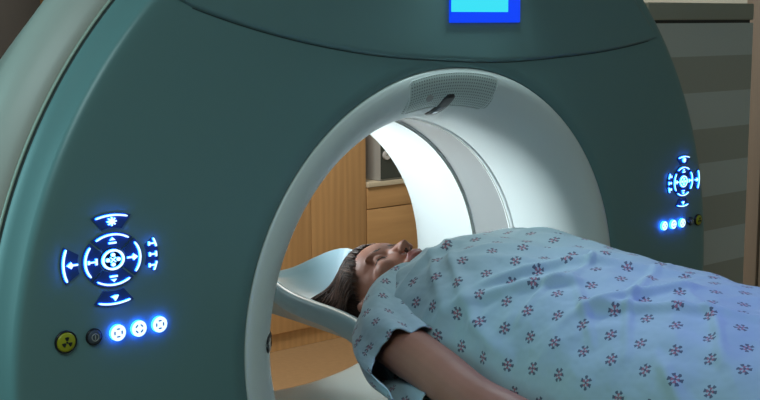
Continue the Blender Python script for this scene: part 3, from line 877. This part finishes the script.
def gown():
    bm = bmesh.new(); uvl = bm.loops.layers.uv.new('UVMap'); uvs = {}
    NY, NA = 300, 168; grid = []
    for j in range(NY + 1):
        y = .065 - (1.085) * j / NY
        w = interp(WW, y); tp = interp(TT, y); row = []
        zb = -.062
        acc = 0; last = None
        for k in range(NA + 1):
            a = pi * k / NA                      # 0 = far side, pi = near side
            ca, sa = cos(a), sin(a)
            pw = .80; pq = .80
            x = w * (abs(ca)**pw) * (1 if ca > 0 else -1)
            z = zb + (tp - zb) * (abs(sa)**pq)
            # two soft mounds of the chest, flat belly between the hips
            ch = math.exp(-((y + .15) / .08)**2)
            z -= ch * .012 * math.exp(-(x / .030)**2) * sa
            le = smoothstep(-.55, -.85, y)
            z -= le * .018 * math.exp(-(x / .035)**2)
            row.append(Vector((x, y, z)))
        grid.append(row)
    # normals then folds
    P = [[v.copy() for v in r] for r in grid]
    for j in range(NY + 1):
        for k in range(NA + 1):
            v = grid[j][k]
            du = grid[min(NY, j + 1)][k] - grid[max(0, j - 1)][k]; dv = grid[j][min(NA, k + 1)] - grid[j][max(0, k - 1)]
            n_ = dv.cross(du)
            if n_.length < 1e-9: n_ = Vector((0, 0, 1))
            n_.normalize()
            if n_.z < 0 and abs(n_.z) > .3: n_ = -n_
            x, y, z = v
            # folds: diagonal ones over the chest side, broad crumples over the belly, tension lines from the shoulder
            s1 = x * .75 + y * .65; s2 = x * .65 - y * .75
            d_ = .0085 * fold((s1, s2), 16, 5, 3.1) * smoothstep(-.75, -.15, y)
            d_ += .0070 * noise.noise(Vector((x * 9, y * 8, 1.7)))
            d_ += .0065 * fold((s2, s1), 11, 4, 8.3) * smoothstep(.05, -.35, y)
            d_ += .0032 * noise.noise(Vector((x * 32, y * 20, 5.0)))
            d_ += .0080 * fold((y - .9 * x, x), 13, 2.0, 12.5) * math.exp(-((x + .15) / .07)**2) * smoothstep(-.42, -.02, y)
            # v-shaped tension folds meeting on the belly
            for (fx, fy, dx, dy, L_, A_) in ((-.06, -.33, -.75, .66, .20, .007), (-.06, -.33, .55, -.84, .28, .006), (-.10, -.40, -.45, .9, .30, .006), (-.02, -.55, -.8, .6, .25, .007), (-.15, -.45, .35, -.93, .35, .006), (-.08, -.10, -.95, .3, .14, .006)):
                px, py = x - fx, y - fy; al = px * dx + py * dy; pe = -px * dy + py * dx
                if -.02 < al < L_:
                    d_ += 1.9 * A_ * math.exp(-(pe / .009)**2) * smoothstep(-.02, .03, al) * smoothstep(L_, L_ * .4, al)
            for pl_ in CREASE:
                best = 1.0; tt_ = 0; nseg = len(pl_) - 1
                for q_ in range(nseg):
                    ax, ay = pl_[q_]; bx, by = pl_[q_ + 1]; ux, uy = bx - ax, by - ay
                    t_ = max(0, min(1, ((x - ax) * ux + (y - ay) * uy) / (ux * ux + uy * uy)))
                    dd = hypot(x - ax - ux * t_, y - ay - uy * t_)
                    if dd < best: best = dd; tt_ = (q_ + t_) / nseg
                if best < .03: d_ += .0062 * math.exp(-(best / .0062)**2) * (1 - .6 * abs(2 * tt_ - 1))
            P[j][k] = v + n_ * d_
    # hem of neckline: open towards the throat
    V = [[bm.verts.new((p.x, p.y, p.z + H)) for p in r] for r in P]
    for j in range(NY + 1):
        acc = 0; mid = NA // 2
        for k in range(mid, NA + 1):
            if k > mid: acc += (grid[j][k] - grid[j][k - 1]).length
            uvs[V[j][k]] = (j / NY * 1.085 * 1.02, acc + 5)
        acc = 0
        for k in range(mid, -1, -1):
            if k < mid: acc += (grid[j][k] - grid[j][k + 1]).length
            uvs[V[j][k]] = (j / NY * 1.085 * 1.02, 5 - acc)
    for j in range(NY):
        for k in range(NA):
            if j < 18 and abs(k - NA / 2) < 31 - j * 1.6: continue      # neck opening
            f = bm.faces.new((V[j][k], V[j + 1][k], V[j + 1][k + 1], V[j][k + 1]))
            for lp in f.loops: lp[uvl].uv = uvs[lp.vert]
    # sleeves
    def sleeve(s):
        secs = [  # centre, outward radius, inward radius, up, down, shear (lower part further along -y), yaw of section
            ((-.085, .010, .035), .050, .05, .075, .085, .00, 62),
            ((-.125, .000, .030), .050, .05, .080, .088, .00, 58),
            ((-.165, -.018, .024), .050, .05, .076, .088, .00, 50),
            ((-.198, -.045, .016), .050, .05, .072, .076, .00, 40),
            ((-.222, -.080, .012), .054, .05, .064, .067, .02, 32),
            ((-.240, -.115, .012), .056, .05, .057, .057, .045, 27),
            ((-.250, -.148, .012), .056, .05, .051, .049, .070, 24),
            ((-.256, -.178, .011), .057, .05, .047, .043, .090, 22)]
        N = 64; fineN = 40; rows = []
        def cr(vals, t):
            i = min(int(t), len(vals) - 2); u = t - i
            p0, p1, p2, p3 = vals[max(0, i - 1)], vals[i], vals[i + 1], vals[min(len(vals) - 1, i + 2)]
            return .5 * ((2 * p1) + (p2 - p0) * u + (2 * p0 - 5 * p1 + 4 * p2 - p3) * u * u + (3 * p1 - p0 - 3 * p2 + p3) * u**3)
        vals = [Vector(c) for c, *_ in secs]
        cols = [[q_[i] for q_ in secs] for i in range(1, 7)]
        for j in range(fineN + 1):
            tt = j / fineN * (len(secs) - 1.001)
            c = cr(vals, tt); ro, ri, up, dn, sh, yaw = [cr(cc, tt) for cc in cols]
            yr = radians(yaw)
            out = Vector((-cos(yr), sin(yr), 0))        # outward in the section plane
            along = Vector((-sin(yr), -cos(yr), 0))
            row = []; acc = 0; last = None
            for k in range(N):
                a = 2 * pi * k / N
                ca, sa = cos(a), sin(a)
                p = c + out * (ro if ca > 0 else ri) * ca + Vector((0, 0, 1)) * (up if sa > 0 else dn) * sa
                low = max(0, -sa)
                p += along * sh * (low * 1.2 + .25 * max(0, ca)) + out * .040 * low * (tt / 7)**2 - along * .040 * max(0, ca)**3 * (tt / 7)**2 * (1 if sa > -.35 else 0.2)
                nn = (out * ca + Vector((0, 0, 1)) * sa)
                e = j / fineN
                d_ = e * (.0045 * sin(a * 5 + 1.0 + 2 * e) + .003 * sin(a * 9 + 4 * e)) + .0045 * fold((a * .25, e), 5, 1.3, 4.4) + .0035 * noise.noise(Vector((a * 1.5, e * 4, 2)))
                p += nn * d_
                p.z = max(p.z, -.083 + .002 * sin(a * 7))
                row.append(Vector((p.x * (1 if s < 0 else -1), p.y, p.z + H)))
            rows.append(row)
        VV = [[bm.verts.new(p) for p in r] for r in rows]
        ua = 0
        for j in range(fineN):
            un = ua + (rows[j + 1][8] - rows[j][8]).length
            va = 0
            for k in range(N):
                vn = va + (rows[-1][(k + 1) % N] - rows[-1][k]).length
                f = bm.faces.new((VV[j][k], VV[j][(k + 1) % N], VV[j + 1][(k + 1) % N], VV[j + 1][k]))
                co = {VV[j][k]: (ua, va), VV[j][(k + 1) % N]: (ua, vn), VV[j + 1][(k + 1) % N]: (un, vn), VV[j + 1][k]: (un, va)}
                for lp in f.loops: lp[uvl].uv = (co[lp.vert][0] + .02, co[lp.vert][1] + .013)
                va = vn
            ua = un
    sleeve(-1); sleeve(1)
    bm.normal_update()
    me = bpy.data.meshes.new('gown'); bm.to_mesh(me); bm.free()
    o = link_mesh('gown', me, M['gown'], person, True)
    sd = o.modifiers.new('s', 'SOLIDIFY'); sd.thickness = .0022; sd.offset = 0
    o['label'] = 'pale blue cotton gown printed with small navy and pink flowers'
    return o
gown()

# ------------------------------------------------------------------ furniture behind
def leaf_cab(x0, x1, y0, y1, z0, z1, doors, label, group=None):
    c = thing('tall_cabinet', label, 'cabinet', ((x0 + x1) / 2, y1, 0), group)
    box('carcass', x0, x1, y0 + .022, y1, z0, z1, M['wood'], c)
    w = (x1 - x0) / doors
    for i in range(doors):
        dd = box('door', x0 + w * i + .002, x0 + w * (i + 1) - .002, y0, y0 + .02, z0 + .09, z1 - .002, M['wood'], c, bev=.0015)
        hx = x0 + w * (i + 1) - .035 if i % 2 == 0 else x0 + w * i + .035
        bm = bmesh.new(); add_tube(bm, [(hx, y0 + .002, 1.55), (hx, y0 - .028, 1.55), (hx, y0 - .028, 1.70), (hx, y0 + .002, 1.70)], .004, 10)
        obj('handle', bm, M['grey'], dd, smooth=True)
    box('plinth', x0, x1, y0 + .05, y0 + .065, 0, z0 + .088, M['greyband'], c)
YC = 3.0
leaf_cab(1.567, 2.257, YC, Y1 - .003, 0.001, 2.2, 2, 'tall light wood cabinet beside the counter, seen through the scanner bore')
leaf_cab(.872, 1.562, YC, Y1 - .003, 0.001, 2.2, 2, 'tall light wood cabinet further from the counter, seen at the left edge of the bore')
b = thing('drawer_cabinet', 'low light wood drawer cabinet under the counter behind the scanner', 'cabinet', (2.65, Y1, 0))
bx0, bx1 = 2.262, X1 - .002
box('carcass', bx0, bx1, YC + .022, Y1 - .003, 0.09, .746, M['wood'], b)
for x0_, x1_ in ((bx0 + .002, (bx0 + bx1) / 2 + .12), ((bx0 + bx1) / 2 + .124, bx1 - .002)):
    for z0, z1 in ((.10, .36), (.364, .632), (.637, .744)):
        dr = box('drawer', x0_, x1_, YC, YC + .02, z0, z1, M['woodh'], b, bev=.0015)
box('plinth', bx0, bx1, YC + .05, YC + .065, 0, .09, M['greyband'], b)
ct = box('countertop', bx0 - .002, bx1, YC - .012, Y1 - .003, .747, .772, M['counter'], bev=.003)
ct['label'] = 'pale laminate worktop on the wood drawers behind the scanner'; ct['category'] = 'countertop'
mc = thing('warming_cabinet', 'grey metal cabinet with dark glass front and round white dial on the counter', 'cabinet', (2.66, 3.3, .773))
mx0, mx1, my0, my1, mz0, mz1 = 2.344, 2.88, 2.995, 3.45, .774, 1.22
bm = bmesh.new()
for a in ((mx0, mx0 + .015, my0, my1, mz0, mz1), (mx1 - .015, mx1, my0, my1, mz0, mz1), (mx0 + .015, mx1 - .015, my0, my1, mz0, mz0 + .02), (mx0 + .015, mx1 - .015, my0, my1, mz1 - .02, mz1), (mx0 + .015, mx1 - .015, my1 - .01, my1, mz0 + .02, mz1 - .02)):
    add_box(bm, *a, .002)
obj('case', bm, M['grey'], mc, auto=40)
gl = box('glass_door', mx0 + .003, mx1 - .003, my0 - .006, my0 - .0005, mz0 + .008, mz1 - .008, M['glass'], mc)
bm = bmesh.new(); add_cyl(bm, (mx0 + .034, my0 - .006, .903), (0, -1, 0), .0225, .012, 32)
obj('dial', bm, mat('dial_white', (.60, .60, .62), .4), mc, auto=40)
bm = bmesh.new(); add_box(bm, mx0 + .033, mx0 + .0355, my0 - .0195, my0 - .0178, .903, .920); add_box(bm, mx0 + .026, mx0 + .034, my0 - .0195, my0 - .0178, .902, .9045)
obj('dial_mark', bm, M['dark'], mc)
box('shelf', mx0 + .018, mx1 - .018, my0 + .03, my1 - .02, .845, .85, M['grey'], mc)

# striped cabinet on the right
sx0, sx1, sy0, sy1 = .945, 1.414, .30, .82
sc_ = thing('storage_cabinet', 'tall grey cabinet with pale and dark horizontal bands right of the scanner', 'cabinet', ((sx0 + sx1) / 2, sy1, 0))
zs = [0, H - .59, H - .495, H - .40, H - .305, H - .21, H - .115, H - .020, H + .074, H + .166, H + .258, H + .355, H + .450, H + .536]
bm = bmesh.new()
for i in range(len(zs) - 1):
    add_box(bm, sx0, sx1, sy0, sy1, zs[i], zs[i + 1], 0, mi=i % 2)
obj('body', bm, [M['lightband'], M['greyband']], sc_)
box('top_gap', sx0 + .006, sx1 - .008, sy0 + .006, sy1, zs[-1], zs[-1] + .008, M['dark'], sc_)
box('top_cap', sx0, sx1 - .004, sy0 - .004, sy1, zs[-1] + .008, H + .588, M['captop'], sc_, bev=.004)

# added ceiling panels out of view, put in as light sources
def added_ceil_light(x, y, sx, sy, label):
    c = thing('added_ceiling_light', label, 'light', (x, y, ZT))
    bm = bmesh.new()
    for a in ((x - sx / 2 - .03, x + sx / 2 + .03, y - sy / 2 - .03, y - sy / 2), (x - sx / 2 - .03, x + sx / 2 + .03, y + sy / 2, y + sy / 2 + .03), (x - sx / 2 - .03, x - sx / 2, y - sy / 2, y + sy / 2), (x + sx / 2, x + sx / 2 + .03, y - sy / 2, y + sy / 2)):
        add_box(bm, *a, ZT - .025, ZT - .001)
    obj('frame', bm, M['grey'], c)
    box('diffuser', x - sx / 2, x + sx / 2, y - sy / 2, y + sy / 2, ZT - .014, ZT - .002, M['lamp'], c)
added_ceil_light(-1.9, -1.3, 1.1, 1.1, 'added unseen square ceiling light panel over the near side of the room')
added_ceil_light(1.5, -2.2, .6, .6, 'added unseen small square ceiling light panel over the foot end of the table')
added_ceil_light(.9, 2.0, 1.1, .5, 'added unseen narrow ceiling light panel over the cabinets')

def area(name, loc, target, size, power, color, size_y=None, spread=180):
    l = bpy.data.lights.new(name, 'AREA'); l.energy = power; l.color = color; l.size = size
    if size_y: l.shape = 'RECTANGLE'; l.size_y = size_y
    l.spread = radians(spread)
    o = bpy.data.objects.new(name, l); C.objects.link(o); o.location = loc
    o.rotation_euler = (Vector(target) - Vector(loc)).to_track_quat('-Z', 'Y').to_euler()
    return o
def spot(name, loc, target, power, color, ang, blend=1, rad=.1):
    l = bpy.data.lights.new(name, 'SPOT'); l.energy = power; l.color = color; l.spot_size = radians(ang); l.spot_blend = blend; l.shadow_soft_size = rad
    o = bpy.data.objects.new(name, l); C.objects.link(o); o.location = loc
    o.rotation_euler = (Vector(target) - Vector(loc)).to_track_quat('-Z', 'Y').to_euler()
    return o
area('added_front_lamp', (-1.9, -1.3, 2.70), (-1.9, -1.3, 0), 1.1, 20, (.74, .98, 1.0))  # added front light below its added panel, source unseen
area('added_rear_lamp', (.9, 2.0, 2.70), (1.2, 2.2, 0), 1.1, 55, (1.0, .93, .82), .5)  # added warm light for the cabinets, source unseen
area('bore_lamp', (-.25, .72, H + .26), (.36, .15, H + .22), .18, 1.95, (.84, .95, 1.0), .10, spread=76)
area('edge_lamp', (-2.4, .55, 1.7), (-.8, .0, 1.3), .25, 13, (.45, .95, 1.0), 1.4)
area('added_foot_lamp', (1.5, -2.2, 2.70), (1.5, -2.0, 0), .6, 3.6, (.90, .97, 1.0))  # added to brighten the striped cabinet, source unseen
spot('leg_lamp', (.25, -1.35, 2.6), (-.05, -.60, 1.13), 74, (.14, .20, 1.0), 28, 1, .15)
area('added_gown_light', (.08, -.04, 1.76), (-.08, -.50, 1.15), .10, 1.3, (.74, .97, 1.0), spread=130)  # added raking light to bring out the gown folds, no fixture modelled

w = bpy.data.worlds.new('world'); sc.world = w; w.use_nodes = True
w.node_tree.nodes['Background'].inputs['Color'].default_value = (.02, .03, .03, 1)

# ------------------------------------------------------------------ camera
cd = bpy.data.cameras.new('camera'); cam = bpy.data.objects.new('camera', cd); C.objects.link(cam); sc.camera = cam
yaw, pitch, roll = .69898584, -.14730075, -.00506639
f = Vector((sin(yaw) * cos(pitch), cos(yaw) * cos(pitch), sin(pitch)))
r = Vector((cos(yaw), -sin(yaw), 0)); u = r.cross(f)
r2 = r * cos(roll) + u * sin(roll); u2 = -r * sin(roll) + u * cos(roll)
mw = Matrix.Identity(4)
for i in range(3): mw[i][0], mw[i][1], mw[i][2] = r2[i], u2[i], -f[i]
mw.translation = Vector((-1.48663235, -1.56045899, .53957332 + H))
cam.matrix_world = mw
cd.sensor_width = 36; cd.lens = 1190.5 / 760 * 36; cd.clip_start = .02

sc.view_settings.view_transform = 'Standard'; sc.view_settings.look = 'None'
sc.view_settings.gamma = 1; sc.view_settings.exposure = 0; sc.view_settings.use_curve_mapping = False
